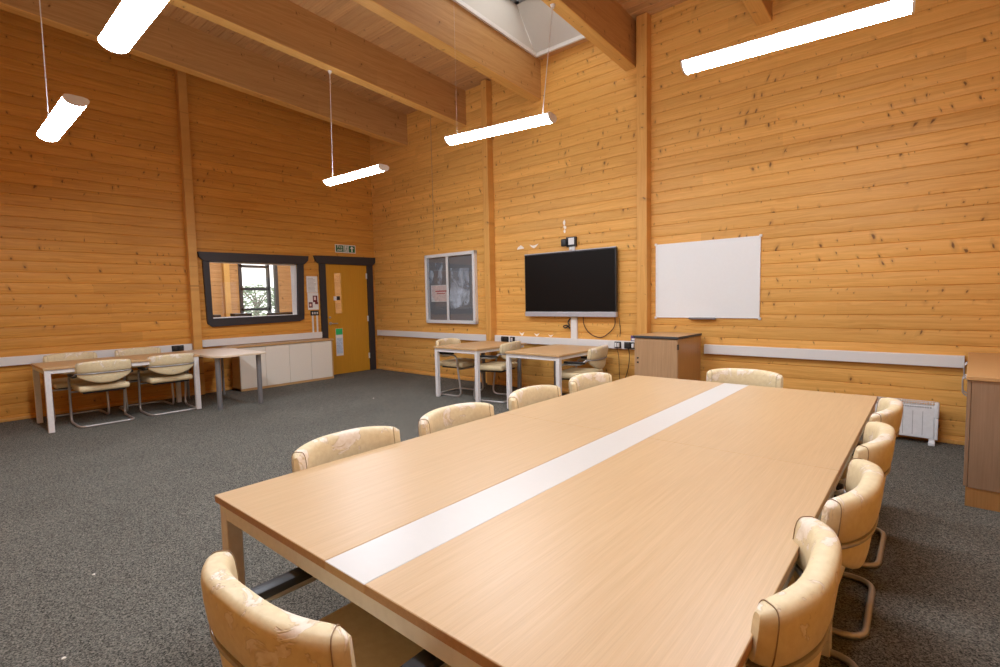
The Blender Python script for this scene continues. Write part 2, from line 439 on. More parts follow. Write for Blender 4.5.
# quarter strips along the foot of the walls
m = MB(); m.box(XA + .004, XA + .03, YF + .02, 3.36, 0, .035, .006); struct(m, 'baseboard_left', M['post'])
m = MB(); m.box(XA + .2, XR - .05, -.03, -.004, 0, .035, .006); wall_obj('baseboard_back', m, M['post'])

# ------------------------------------------------------------------ reception window, door and the room behind
w1 = thing('window_1', None, None, (XA, 3.88, 1.6)); w1['kind'] = 'structure'
f0, f1 = XA - .006, XA + .045
m = MB()
m.prism([(2.99, 2.215), (4.815, 2.235), (4.80, 2.15), (4.73, 2.085), (3.07, 2.07), (3.0, 2.14)], 0, f0, f1 + .012, .004)
m.prism([(3.05, 2.08), (3.145, 2.08), (3.155, 1.165), (3.07, 1.165)], 0, f0, f1, .004)
m.prism([(4.605, 2.09), (4.72, 2.09), (4.69, 1.165), (4.57, 1.165)], 0, f0, f1, .004)
m.prism([(3.07, 1.17), (4.69, 1.185), (4.685, 1.10), (4.60, 1.065), (3.14, 1.04), (3.075, 1.09)], 0, f0, f1, .004)
m.build('window_frame', M['frame'], w1)
m = MB()
m.box(XA - .16, f0, WY0 + .001, WY0 + .02, WZ0, WZ1); m.box(XA - .16, f0, WY1 - .03, WY1 - .001, WZ0, WZ1); m.box(XA - .16, f0, WY0 + .001, WY1 - .001, WZ1 - .02, WZ1 - .001)
m.build('window_lining', M['white'], w1)
m = MB(); m.box(XA - .18, XA + .02, WY0 + .001, WY1 - .001, WZ0 + .001, WZ0 + .02); m.build('window_sill', M['white'], w1)
m = MB(); m.box(XA - .085, XA - .079, WY0 + .02, WY1 - .03, WZ0 + .02, WZ1 - .02); m.build('pane', M['pane'], w1)

d1 = thing('door_1', None, None, (XA, 5.6, 0)); d1['kind'] = 'structure'
m = MB()
m.prism([(4.925, 2.255), (6.262, 2.275), (6.258, 2.17), (6.20, 2.11), (5.03, 2.11), (4.96, 2.15)], 0, f0, f1 + .012, .004)
m.prism([(5.03, 2.12), (5.15, 2.12), (5.15, 0.002), (5.03, 0.002)], 0, f0, f1, .004)
m.prism([(6.07, 2.12), (6.20, 2.12), (6.20, 0.002), (6.07, 0.002)], 0, f0, f1, .004)
m.build('door_frame', M['frame'], d1)
VY0, VY1, VZ0, VZ1 = 5.325, 5.495, 1.165, 1.955
lx0, lx1 = XA - .03, XA + .014
m = MB()
for a in ((DY0 + .004, VY0, .006, DZ1 - .004), (VY1, DY1 - .004, .006, DZ1 - .004), (VY0, VY1, .006, VZ0), (VY0, VY1, VZ1, DZ1 - .004)): m.box(lx0, lx1, *a)
bmesh.ops.remove_doubles(m.b, verts=m.b.verts, dist=.0005)
leaf = m.build('door_leaf', M['door'], d1)
m = MB()
for a in ((VY0 - .008, VY0 + .012, VZ0 - .008, VZ1 + .008), (VY1 - .012, VY1 + .008, VZ0 - .008, VZ1 + .008), (VY0 + .012, VY1 - .012, VZ0 - .008, VZ0 + .012), (VY0 + .012, VY1 - .012, VZ1 - .012, VZ1 + .008)): m.box(lx1, lx1 + .007, *a)
m.build('glazing_bead', M['door'], d1)
m = MB(); m.box(XA - .012, XA - .006, VY0, VY1, VZ0, VZ1); m.build('vision_panel', M['pane'], d1)
m = MB(); m.box(lx1, lx1 + .012, 5.305, 5.365, 1.425, 1.50, .003); m.build('white_tag', M['white'], leaf)
m = MB(); m.box(lx1, lx1 + .03, 5.365, 5.43, 1.43, 1.505, .006); m.build('latch_box', M['black'], leaf)
m = MB()
m.tube([(lx1, 5.215, .99), (lx1 + .012, 5.215, .99)], .028, 16)
m.tube(fillet([(lx1 + .01, 5.215, .99), (lx1 + .055, 5.215, .99), (lx1 + .055, 5.34, .985)], .02), .010, 10)
m.build('door_handle', M['chrome'], d1, smooth=True)
m = MB(); m.tube([(lx1, 5.21, 1.105), (lx1 + .012, 5.21, 1.105)], .022, 14); m.tube([(lx1 + .01, 5.21, 1.105), (lx1 + .03, 5.21, 1.105)], .011, 10); m.build('lock', M['chrome'], d1, smooth=True)
for z in (1.90, 1.05, .30):
    m = MB(); m.box(lx1 - .002, lx1 + .012, 6.045, 6.075, z - .055, z + .055, .003); m.build('hinge', M['aluminium'], d1)

# room seen through the glass: floor, far wall with its window, a post, ceiling
FX = -12.0
m = MB(); m.box(FX - .1, XA - .11, 1.2, 9.0, -.05, 0); struct(m, 'floor_reception', M['carpet'])
IW = (4.97, 5.83, 1.0, 2.72)
m = MB()
pin = lambda u, o, z: Vector((FX + o, u, z))
for a in ((1.2, IW[0], 0, 3.3), (IW[0], IW[1], 0, IW[2]), (IW[0], IW[1], IW[3], 3.3), (IW[1], 9.0, 0, 3.3)):
    P = plank_profile(a[2], a[3], .09, 0, .006, .007, .001)
    m.grid([[pin(u, o, z) for z, o in P] for u in (a[0], a[1])])
    m.grid([[pin(u, o, z) for u, o in ((a[0], -.012), (a[1], -.012), (a[1], -.1), (a[0], -.1))] for z in a[2:4]], close_u=True, cap=True)
struct(m, 'wall_reception', M['wall_inner'])
m = MB(); m.box(FX - .1, XA - .11, 1.1, 1.2, 0, 3.3); m.box(FX - .1, XA - .11, 9.0, 9.1, 0, 3.3); struct(m, 'wall_reception_side', M['plaster'])
m = MB(); m.box(FX - .1, XA - .11, 1.1, 9.1, 3.3, 3.4); struct(m, 'ceiling_reception', M['white'])
m = MB(); m.box(FX + .01, FX + .12, 4.60, 4.72, 0, 3.29, .005); struct(m, 'wall_pillar', M['post'])
w3 = thing('window_3', None, None, (FX, 5.4, 1.8)); w3['kind'] = 'structure'
m = MB(); a, b, c, d = IW; xx = (FX - .06, FX + .03)
for q in ((a - .02, a + .05, c, d), (b - .05, b + .02, c, d), (5.60, 5.66, c, d), (a, b, c - .02, c + .04), (a, b, d - .04, d + .02), (a, 5.62, 2.22, 2.28), (a, 5.62, 1.70, 1.765), (a, 5.62, 1.235, 1.29)): m.box(*xx, *q)
m.build('window_frame', M['frame'], w3)
m = MB(); m.box(FX - .03, FX - .024, a, b, c, d); m.build('pane', M['pane'], w3)
# shelf with office equipment behind the reception glass
ct = thing('reception_counter', 'white counter seen through the reception window', 'counter', (-9.2, 3.9, 0))
m = MB(); m.box(-9.55, -8.95, 2.2, 5.0, 1.06, 1.10, .004); m.build('worktop', M['white'], ct)
for yy in (2.25, 4.9):
    m = MB(); m.box(-9.5, -9.0, yy, yy + .04, .0, 1.06); m.build('side_panel', M['white'], ct)
def desk_item(name, label, cat, y0, y1, h, mat, x0=-9.4, x1=-9.15):
    t = thing(name, label, cat, (-9.28, (y0 + y1) / 2, 1.10))
    mb = MB(); mb.box(x0, x1, y0, y1, 1.10, 1.10 + h * .6, .008); mb.build('body', mat, t)
    mb = MB(); mb.box(x0 + .03, x1 - .03, y0 + .03, y1 - .03, 1.10 + h * .6, 1.10 + h, .006); mb.build('lid', M['black'], t)
desk_item('telephone', 'small black device at the door-far end behind the reception glass', 'device', 3.33, 3.50, .12, M['black'])
desk_item('printer', 'dark grey machine below the bright pane behind the reception glass', 'printer', 3.66, 4.02, .13, M['greymetal'])
desk_item('scanner', 'long low black machine at the door end behind the reception glass', 'scanner', 4.30, 4.80, .12, M['bezel'])

# outside ground and a tree beyond that window
m = MB(); m.box(-80, FX - .12, -40, 60, -.4, -.3); struct(m, 'ground_outside', M['lawn'])
tr = thing('leafy_tree', 'pale green tree seen through the far window of the reception room', 'tree', (-24, 10.6, -.3))
m = MB(); m.tube([(-24, 10.6, -.3), (-23.95, 10.65, .6), (-24, 10.6, 1.6)], [.16, .13, .08], 10)
for k in range(7):
    an = k * .9; m.tube([(-24, 10.6, 1.0 + .08 * k), (-24 + .6 * math.cos(an), 10.6 + .6 * math.sin(an), 1.8 + .05 * k)], [.05, .02], 6)
m.build('trunk', M['bark'], tr)
m = MB()
for k in range(1500):
    v = Vector((random.gauss(0, 1), random.gauss(0, 1), random.gauss(0, 1))).normalized() * random.uniform(.4, 1) ** .5
    c = Vector((-24 + v.x * 1.3, 10.6 + v.y * 1.3, 1.55 + v.z * .75)); q = Matrix.Rotation(random.random() * 6.28, 3, 'Z') @ Matrix.Rotation(random.random() * 3, 3, 'X')
    s = random.uniform(.05, .10)
    m.b.faces.new([m.b.verts.new(c + q @ Vector(p)) for p in ((-s, 0, 0), (0, -s * .5, .01), (s, 0, 0), (0, s * .5, .01))])
m.build('foliage', M['leaf'], tr)

# ------------------------------------------------------------------ pendant lights
def pendant(cx, cy, cz, rz, label, flex, flex_top, L=1.15, wire=False):
    t = thing('pendant_light', label, 'light', (cx, cy, cz), rz, 'pendant strip lights')
    def sect(a0, a1, n, w=.079, hb=.052, ht=.020):
        out = []
        for i in range(n + 1):
            a = a0 + (a1 - a0) * i / n
            h = ht if math.sin(a) > 0 else hb
            out.append((w * math.cos(a), h * math.sin(a)))
        return out
    m = MB(); S = sect(PI * .98, PI * 2.02, 20); I = [(y * .96, z * .96 + .0015) for y, z in S][::-1]
    m.grid([[(x, y, z) for y, z in S] for x in (-L / 2 + .012, L / 2 - .012)])
    m.build('diffuser', M['lamp'], t, local=True, smooth=True)
    m = MB(); S2 = [(.079, .001), (.068, .013), (.04, .020), (-.04, .020), (-.068, .013), (-.079, .001)]
    m.prism(S2, 0, -L / 2 + .012, L / 2 - .012); m.build('housing', M['whitemetal'], t, local=True)
    m = MB(); m.box(-L / 2 + .03, L / 2 - .03, -.036, .036, .020, .023); m.build('added_uplight', M['added_glow'], t, local=True)  # unseen glowing strip, added to brighten the ceiling
    full = [(y, z) for y, z in sect(PI, PI * 2, 18, .082, .055)] + [(.082, .004), (.071, .016), (.042, .023), (-.042, .023), (-.071, .016)]
    for s in (-1, 1):
        m = MB(); m.prism(full, 0, s * L / 2, s * (L / 2 - .013), 0); m.build('end_cap', M['whitemetal'], t, local=True)
    inv = Matrix.Rotation(-rz, 3, 'Z')
    fx = flex * (L / 2 - .10)
    tp = inv @ (Vector(flex_top) - Vector((cx, cy, cz)))
    m = MB(); m.tube([(fx, 0, .03), ((fx * .97 + tp.x * .03), tp.y * .03, .03 + .03 * tp.z), tuple(tp)], .0042, 8)
    fl = m.build('flex_cable', M['white'], t, local=True, smooth=True)
    m = MB(); m.tube([(tp.x, tp.y, tp.z - .035), (tp.x, tp.y, tp.z)], [.014, .028], 12); m.build('ceiling_rose', M['white'], fl, local=True, smooth=True)
    if wire:
        # thin steel wire at the other end, up to the roof
        bx, by = -fx, 0; wp = Vector((cx, cy, 0)) + Matrix.Rotation(rz, 3, 'Z') @ Vector((bx, by, 0))
        zc = ceil_z(wp.y)
        for xr in BEAM_X:
            if xr - BW - .01 < wp.x < xr + .01: zc = 4.26 + .06 * (6.2 - wp.y)
        if not (SKX0 < wp.x < SKX1 and SKY0 < wp.y < SKY1):
            m = MB(); m.tube([(bx, by, .02), (bx, by, zc - cz)], .0006, 5); m.build('steel_wire', M['aluminium'], t, local=True)
    return t
zbm = lambda y: 4.26 + .06 * (6.2 - y)
pendant(-3.175, 3.74, 3.0, math.radians(8.5), 'lit strip pendant between the skylight and the television', 1, (-3.03, 4.47, zbm(4.47)), wire=True)
pendant(-5.61, 3.797, 3.0, math.radians(2.1), 'lit strip pendant hanging before the corner above the door', -1, (-6.08, 3.80, zbm(3.8)))
pendant(-.74, 3.645, 2.975, math.radians(4.2), 'lit strip pendant hanging before the knotty boards above the heater', 1, (-.05, 3.72, ceil_z(3.72)), 1.235, wire=False)
pendant(-5.70, .967, 3.0, math.radians(-.5), 'lit strip pendant with one end cap showing, before the left wall above the desk', -1, (-6.20, .97, ceil_z(.97)), 1.27)
pendant(-3.284, .926, 3.0, math.radians(-.8), 'lit strip pendant cut off by the top of the frame, bright against the first beam', 1, (-2.8, .93, ceil_z(.93)), wire=False)
pendant(-.75, .95, 3.0, 0, 'lit strip pendant over the near end of the meeting table', 1, (-.3, .95, ceil_z(.95)))
pendant(-10.4, 4.2, 2.7, PI / 2, 'lit strip pendant added unseen in the reception room', 1, (-10.4, 4.7, 3.3), wire=False)  # lamp out of view, added because the reception needs light

# ------------------------------------------------------------------ chairs
def plan(x, a=.082): return -.275 + a * (abs(x) / .264) ** 3.0
def back_panel(z0f, z1f, th, n=32, ns=18, lo=-1.0, hi=1.0, W=.264, shear=.10):
    rows = []
    for i in range(n + 1):
        s = lo + (hi - lo) * i / n; x = s * W
        e = 1.0 if abs(s) < .84 else max(.0, 1 - ((abs(s) - .84) / .16) ** 2) ** .5
        hx = .001; dy = (plan(x + hx) - plan(x - hx)) / (2 * hx); nrm = Vector((-dy, 1, 0)).normalized()
        z0, z1 = z0f(s), z1f(s); zc, hz = (z0 + z1) / 2, (z1 - z0) / 2 * (.80 + .20 * e); t = th / 2 * (.34 + .66 * e)
        ring = []
        for k in range(ns):
            a = 2 * PI * k / ns; ca, sa = math.cos(a), math.sin(a); p = .55
            u = math.copysign(abs(ca) ** p, ca) * t; v = math.copysign(abs(sa) ** p, sa)
            z = zc + v * hz
            c = Vector((x, plan(x) - shear * (z - .68), z))
            ring.append(c + nrm * u)
        rows.append(ring)
    return rows
ztop = lambda s: .814 - .022 * abs(s) ** 2.4
def make_chair():
    root = thing('cantilever_chair', 'x', 'chair')
    seat_mb = MB(); seat_mb.box(-.246, .246, -.215, .235, .428, .498, .030, 4)
    for v in seat_mb.b.verts:                       # dished cushion with a falling front edge
        if v.co.z > .46: v.co.z += -.010 * (1 - min(1, (v.co.x / .22) ** 2 + (v.co.y / .22) ** 2)) + .006
        if v.co.y > .16: v.co.z -= (v.co.y - .16) * .16
    seat_mb.build('seat', M['vinyl'], root, local=True, smooth=True)
    m = MB(); m.box(-.205, .205, -.18, .19, .405, .429, .008); m.build('seat_pan', M['black'], root, local=True)
    br = MB().grid(back_panel(lambda s: .664, ztop, .064), close_u=True, cap=True).build('backrest', M['vinyl'], root, local=True, smooth=True)
    for s in (-.925, .925):
        pm = MB(); ring = back_panel(lambda q: .662, lambda q: ztop(q) + .0015,   .0655, n=1, ns=26, lo=s, hi=s + .001)[0]
        pm.tube(ring, .0014, 6, closed=True)
        pm.build('end_piping', M['piping'], br, local=True, smooth=True)
    MB().grid(back_panel(lambda s: .652 - .122 * max(0, 1 - s * s) ** .75, lambda s: .656, .040, lo=-.93, hi=.93), close_u=True, cap=True).build('lower_backrest', M['vinyl'], root, local=True, smooth=True)
    m = MB(); m.grid(back_panel(lambda s: .651, lambda s: .668, .062, ns=10, W=.268), close_u=True, cap=True); m.build('back_band', M['bandmetal'], root, local=True, smooth=True)
    zr = .0145
    half = [(0, -.245, zr), (-.264, -.245, zr), (-.266, .225, zr), (-.274, .150, .602), (-.272, -.11, .606), (-.264, -.185, .655)]
    path = fillet([(-p[0], p[1], p[2]) for p in half[:0:-1]] + half, [.05, .05, .07, .09, .09, 0, .09, .09, .07, .05, .05], 6)
    MB().tube(path, .0135, 10).build('tube_frame', M['chrome'], root, local=True, smooth=True)
    MB().tube([(-.270, .176, .40), (0, .176, .397), (.270, .176, .40)], .011, 8).build('cross_bar', M['chrome'], root, local=True, smooth=True)
    for s in (-1, 1):
        m = MB(); m.box(s * .273 - .024, s * .273 + .024, -.165, .095, .615, .641, .006, 2); m.build('arm_pad', M['black'], root, local=True, smooth=True)
    return root
CH = make_chair(); used = [False]
def chair(x, y, rz, label, group):
    o = copy_tree(CH) if used[0] else CH
    used[0] = True
    o.location = (x, y, 0); o.rotation_euler = (0, 0, rz); tag(o, label, 'chair', group); return o
G1, G2, G3 = 'chairs around the meeting table', 'chairs at the long wall desk', 'chairs at the two desks under the television'
r = math.radians
# local +y is the way the sitter faces
chair(-1.075, .692, r(1.5), 'worn cream chair tucked under the short near end of the meeting table', G1)
for y, a, lab in ((1.245, 1.5, 'cream chair on the door side of the meeting table, nearest its open corner leg'),
                  (1.91, -1, 'cream chair on the door side of the meeting table, second from its near corner'),
                  (2.625, 1, 'cream chair on the door side of the meeting table, third from its near corner'),
                  (3.315, -2, 'cream chair on the door side of the meeting table, beside the tall cupboard end')):
    chair(-1.725, y, r(-90 + a), lab, G1)
for y, a, lab in ((1.295, 2, 'badly peeling cream chair on the heater side of the meeting table, first from the camera'),
                  (1.965, -1, 'cream chair with flaking inner back on the heater side, second from the camera'),
                  (2.64, 1, 'cream chair on the heater side of the meeting table, third from the camera'),
                  (3.33, 0, 'cream chair on the heater side of the meeting table, just before the white heater')):
    chair(-.455 if y < 1.5 else -.418, y, r(90 + a), lab, G1)
chair(-1.08, 3.945, r(180 + 4), 'cream chair at the far short end of the meeting table before the whiteboard wall', G1)
chair(-7.66, 1.485, r(90), 'cream chair, back to the room, at the open end of the long wall desk', G2)
chair(-7.70, 2.195, r(90), 'cream chair with its back to the room, beside the grey-legged folding table', G2)
chair(-8.22, 1.345, r(-90), 'cream chair between the long desk and the left wall, away from the pillar', G2)
chair(-8.22, 2.075, r(-90), 'cream chair between the long desk and the left wall, close to the pillar', G2)
chair(-5.32, 5.30, r(-90 + 6), 'cream chair on the noticeboard side of the first small desk', G3)
chair(-4.60, 5.30, r(90 + 12), 'cream chair between the two small desks', G3)
chair(-3.27, 5.33, r(90 + 10), 'cream chair beside the tall cupboard, at the desk under the television', G3)

for o in col.objects:
    if o.get('group') == G2 and o.location.x > -7.9: o.scale = (1, 1, .95)   # these two are made a little shorter

# ------------------------------------------------------------------ meeting table
TX0, TX1, TY0, TY1, TZ = -1.905, -.250, .664, 3.975, .73
SX0, SX1, SEAM = -1.182, -1.008, 2.235
mt = thing('meeting_table', 'large oak-topped meeting table with a white strip down its middle', 'table', ((TX0 + TX1) / 2, (TY0 + TY1) / 2, 0))
for (a, b) in ((TX0, SX0 - .001), (SX1 + .001, TX1)):
    for (c, d) in ((TY0, SEAM - .0008), (SEAM + .0008, TY1)):
        m = MB(); m.box(a, b, c, d, TZ - .026, TZ, .0018, 1)
        for f in m.b.faces:
            if f.normal.z < .5: f.material_index = 1
        m.build('tabletop', [M['table'], M['table_edge']], mt)
m = MB(); m.box(SX0, SX1, TY0 + .0, TY1, TZ - .026, TZ - .0006, .0015, 1)
m.b.faces.ensure_lookup_table()
for f in m.b.faces:
    if f.normal.z < .5: f.material_index = 1
m.build('centre_strip', [M['strip'], M['table']], mt)
m = MB(); i = .012
for q in ((TX0 + i, TX1 - i, TY0 + i, TY0 + i + .045), (TX0 + i, TX1 - i, TY1 - i - .045, TY1 - i), (TX0 + i, TX0 + i + .045, TY0 + .05, TY1 - .05), (TX1 - i - .045, TX1 - i, TY0 + .05, TY1 - .05),
          (TX0 + .06, TX1 - .06, SEAM - .03, SEAM + .03), (SX0 - .03, SX0 + .01, TY0 + .06, TY1 - .06), (SX1 - .01, SX1 + .03, TY0 + .06, TY1 - .06)):
    m.box(*q, .652, .698)
m.build('apron_frame', M['silver'], mt)
for x in (TX0 + i, TX1 - i - .05):
    for y in (TY0 + i, SEAM - .025, TY1 - i - .05):
        m = MB(); m.box(x - .001, x + .051, y - .001, y + .051, 0, .7035, .003, 1); m.build('leg', M['silver'], mt)

# ------------------------------------------------------------------ desks
def wall_desk(label):
    x0, x1, y0, y1, z = -8.27, -7.44, .940, 2.515, .73
    t = thing('desk', label, 'desk', ((x0 + x1) / 2, (y0 + y1) / 2, 0))
    m = MB(); m.box(x0, x1, y0, y1, z - .025, z, .002, 1); m.build('desktop', M['desk'], t)
    m = MB()
    for q in ((x0 + .014, x0 + .05, y0 + .06, y1 - .06), (x1 - .05, x1 - .014, y0 + .06, y1 - .06), (x0 + .06, x1 - .06, y0 + .014, y0 + .05), (x0 + .06, x1 - .06, y1 - .05, y1 - .014)): m.box(*q, z - .07, z - .026)
    m.build('apron_frame', M['whitemetal'], t)
    for x in (x0 + .01, x1 - .065):
        for y in (y0 + .01, y1 - .065):
            m = MB(); m.box(x, x + .055, y, y + .055, 0, z - .026, .003, 1); m.build('leg', M['whitemetal'], t)
wall_desk('long beech-topped desk with white legs against the left wall under the trunking')

def small_desk(x0, x1, y0, y1, label):
    z = .73
    t = thing('desk', label, 'desk', ((x0 + x1) / 2, (y0 + y1) / 2, 0), 0, 'small desks under the television')
    m = MB(); m.box(x0, x1, y0, y1, z - .024, z, .002, 1); m.build('desktop', M['desk'], t)
    m = MB(); m.box(x0 + .05, x1 - .05, y0 + .014, y0 + .055, z - .072, z - .0245, .002, 1)
    m.box(x0 + .015, x0 + .05, y0 + .06, y1 - .05, z - .06, z - .0245); m.box(x1 - .05, x1 - .015, y0 + .06, y1 - .05, z - .06, z - .025); m.build('apron_frame', M['whitemetal'], t)
    for x in (x0 + .012, x1 - .064):
        m = MB(); m.box(x, x + .052, y0 + .012, y0 + .064, 0, z - .025, .003, 1); m.build('leg', M['whitemetal'], t)
    for x in (x0 + .07, x1 - .07):
        m = MB(); m.tube([(x, y1 - .10, 0), (x, y1 - .10, z - .025)], .032, 16); m.build('round_leg', M['greymetal'], t, smooth=True)
small_desk(-5.465, -4.60, 4.905, 5.99, 'small white-legged desk nearer the noticeboard')
small_desk(-4.10, -3.27, 4.875, 6.02, 'small white-legged desk directly under the television')

# pale folding table beside the desk
ft = thing('folding_table', 'pale round-cornered table on grey tube legs beside the white sideboard', 'table', (-7.8, 2.86, 0))
def rrect(x0, x1, y0, y1, rs, n=6):
    P = []
    for (cx, cy, a0, q) in ((x1, y1, 0, rs[0]), (x0, y1, 90, rs[1]), (x0, y0, 180, rs[2]), (x1, y0, 270, rs[3])):
        sx = -1 if cx == x1 else 1; sy = -1 if cy == y1 else 1
        for k in range(n + 1):
            a = r(a0 + 90 * k / n); P.append((cx + sx * q + q * math.cos(a), cy + sy * q + q * math.sin(a)))
    return P
m = MB(); m.prism(rrect(-8.42, -7.02, 2.535, 3.235, (.06, .06, .06, .16)), 2, .698, .722, .002); m.build('tabletop', M['fold_top'], ft)
for x, y in ((-7.16, 2.63), (-7.13, 3.15), (-8.34, 2.64), (-8.34, 3.13)):
    m = MB(); m.tube([(x, y, 0), (x, y, .03), (x, y, .698)], [.026, .032, .032] if x > -8 else .018, 16); m.build('leg', M['greymetal'], ft, smooth=True)

# ------------------------------------------------------------------ sideboard under the reception window
sb = thing('sideboard', 'low white four-door sideboard with a wooden top beside the door', 'cupboard', (-8.5, 4.2, 0))
sx0, sx1 = -8.64, -8.33
m = MB(); m.box(sx0, sx1 - .02, 3.385, 3.405, 0, .70); m.box(sx0, sx1, 5.01, 5.03, 0, .70); m.box(sx0, sx0 + .02, 3.405, 5.01, 0, .70); m.box(sx0, sx1 - .004, 3.385, 5.03, 0, .035); m.box(sx0 + .02, sx1 - .03, 3.405, 5.01, .33, .35)
m.build('carcass', M['cup_top'], sb)
m = MB(); m.box(sx0 - .0, sx1 + .02, 3.24, 5.045, .70, .728, .003, 1); m.build('worktop', M['cup_top'], sb)
ds = [3.387, 3.80, 4.205, 4.605, 5.008]
for k in range(4):
    m = MB(); m.box(sx1 - .019, sx1, ds[k] + .002, ds[k + 1] - .002, .038, .697, .0015, 1); m.build('door', M['cabwhite'], sb)

# ------------------------------------------------------------------ cable trunking
m = MB(); m.box(XA + .006, XA + .05, YF + .02, 2.832, .69, .80, .005); m.box(XA + .008, XA + .052, YF + .02, 2.832, .742, .746)
tag(m.build('cable_trunking', M['trunk']), 'white cable trunking along the left wall, ending at its pillar', 'trunking')
m = MB(); m.box(XA + .006, XA + .05, 2.958, 5.02, .732, .845, .005); m.box(XA + .008, XA + .052, 2.958, 5.02, .788, .792)
tag(m.build('cable_trunking', M['trunk']), 'white cable trunking above the sideboard, between pillar and door', 'trunking')
def bthing(name, label, cat, x, z=0.0, group=None):
    o = thing(name, label, cat, (x, yB(x), z), RB, group); return o
def back_trunk(xa, xb, label):
    t = bthing('cable_trunking', label, 'trunking', (xa + xb) / 2, .70); h = (xb - xa) / 2
    m = MB(); m.box(-h, h, -.055, -.006, 0, .108, .005); m.build('lid', M['trunk'], t, local=True)
    for s in (-1, 1):
        mm = MB(); mm.box(s * h - .004, s * h + .004, -.057, -.006, -.002, .110, .002); mm.build('end_cap', M['trunk'], t, local=True)
back_trunk(-8.60, -5.505, 'white cable trunking between the door corner and the pillar beside the noticeboard')
back_trunk(-5.375, -2.875, 'white cable trunking under the television, between the two pillars')
back_trunk(-2.04, .225, 'white cable trunking between the tall cupboard and the heater corner')

def socket(x, label, plate=None, w=.075, plug=True, h=.085, parts=None):
    t = bthing('wall_socket', label, 'socket', x, .754, 'sockets on the trunking')
    m = MB(); m.box(-w, w, -.066, -.057, -h / 2, h / 2, .003); m.build('face_plate', plate or M['black'], t, local=True)
    for k, (px, pw, ph_, mat) in enumerate(parts or []):
        mm = MB(); mm.box(px - pw, px + pw, -.095, -.066, -ph_, ph_, .006); mm.build('plug', mat, t, local=True)
socket(-5.155, 'black double socket with a plug beside the pillar next to the noticeboard', parts=[(-.03, .026, .03, M['bezel']), (.035, .026, .024, M['bezel'])])
socket(-4.995, 'small black socket with a white switch, left part of the television trunking', w=.045, parts=[(0, .010, .028, M['white'])])
socket(-3.375, 'white double socket low behind the television desk chair', plate=M['white'], w=.073)
socket(-3.17, 'black-rimmed socket with white plugs near the tall cupboard', w=.048, parts=[(-.018, .012, .03, M['white']), (.02, .012, .03, M['white'])])
socket(-3.0, 'black double socket with a bulky black plug touching the tall cupboard', w=.075, parts=[(-.022, .04, .036, M['bezel']), (.055, .014, .028, M['white'])])
t = thing('wall_socket', 'black socket on the left wall trunking above the desk, by the pillar', 'socket', (XA + .05, 2.63, .745), 0, 'sockets on the trunking')
m = MB(); m.box(XA + .052, XA + .062, 2.55, 2.71, .705, .79, .003); m.build('face_plate', M['black'], t)
for y in (2.59, 2.665):
    m = MB(); m.box(XA + .062, XA + .09, y - .025, y + .025, .72, .775, .006); m.build('plug', M['bezel'], t)
t = bthing('power_adapter', 'small purple adapter standing on the trunking against the tall cupboard', 'adapter', -2.955, .808)
m = MB(); m.box(-.035, .035, -.05, -.012, 0, .075, .006); m.build('body', M['purple'], t, local=True)
m = MB(); m.box(-.02, .025, -.054, -.05, .012, .04, .001); m.build('sticker', M['white'], t, local=True)

# ------------------------------------------------------------------ television and its cables
tv = bthing('television', 'large dark wall-mounted television between the pillars', 'television', -3.935, 1.58)
w, zb_, zt_ = .765, -.458, .458
m = MB(); m.box(-w, w, -.10, -.05, zb_ + .07, zt_, .006); m.build('casing', M['bezel'], tv, local=True)
m = MB(); m.box(-w + .016, w - .016, -.1035, -.1, zb_ + .082, zt_ - .016); m.build('screen', M['screen'], tv, local=True)
m = MB(); m.box(-w, w, -.108, -.05, zb_, zb_ + .07, .006); m.build('speaker_bar', M['barmetal'], tv, local=True)
m = MB(); m.box(-w, w, -.103, -.07, zt_, zt_ + .012, .003); m.build('top_rail', M['barmetal'], tv, local=True)
m = MB(); m.box(-.25, .25, -.05, -.004, -.18, .18, .004); m.build('wall_bracket', M['greymetal'], tv, local=True)
t = bthing('cable_trunking', 'short upright white trunking below the television', 'trunking', -3.875, .81)
m = MB(); m.box(-.05, .05, -.04, -.005, 0, .33, .003); m.build('lid', M['trunk'], t, local=True)
m = MB(); m.box(-.022, .022, -.03, -.005, 1.18, 1.30, .003); m.build('conduit', M['trunk'], t, local=True)
t = bthing('wall_socket', 'white box with a black plug on the wall above the television', 'socket', -3.93, 2.17)
m = MB(); m.box(-.055, .105, -.05, -.004, -.06, .075, .006); m.build('back_box', M['black'], t, local=True)
m = MB(); m.box(-.012, .085, -.056, -.05, -.035, .06, .004); m.build('face_plate', M['white'], t, local=True)
m = MB(); m.box(-.115, -.03, -.095, -.05, -.055, .05, .016, 3); m.build('plug', M['black'], t, local=True, smooth=True)
m = MB(); m.box(-.018, .03, -.03, -.006, -.105, -.06, .003); m.build('conduit', M['trunk'], t, local=True)
def cable(name, label, x, pts, rad, mat):
    t = bthing(name, label, 'cable', x)
    o = MB().tube(fillet(pts, .12, 7), rad, 8).build('cord', mat, t, local=True, smooth=True)
    return t
def bcable(name, label, x, pts, rad, mat):
    o = MB().tube(fillet(pts, .12, 7), rad, 8).build(name, mat, None, smooth=True)
    o.location = (x, yB(x), 0); o.rotation_euler = (0, 0, RB); tag(o, label, 'cable'); return o
bcable('power_cable', 'dark cable looping down in a U below the television', -3.47, [(-.24, -.045, 1.16), (-.25, -.03, 1.0), (-.15, -.02, .875), (.02, -.02, .825), (.15, -.025, .90), (.25, -.03, 1.0), (.25, -.05, 1.16)], .006, M['redcable'])
bcable('power_cable', 'thin dark cable hanging straight behind the U loop below the television', -3.33, [(.17, -.04, 1.11), (.17, -.02, 1.02), (.175, -.015, .93), (.165, -.012, .86)], .004, M['black'])
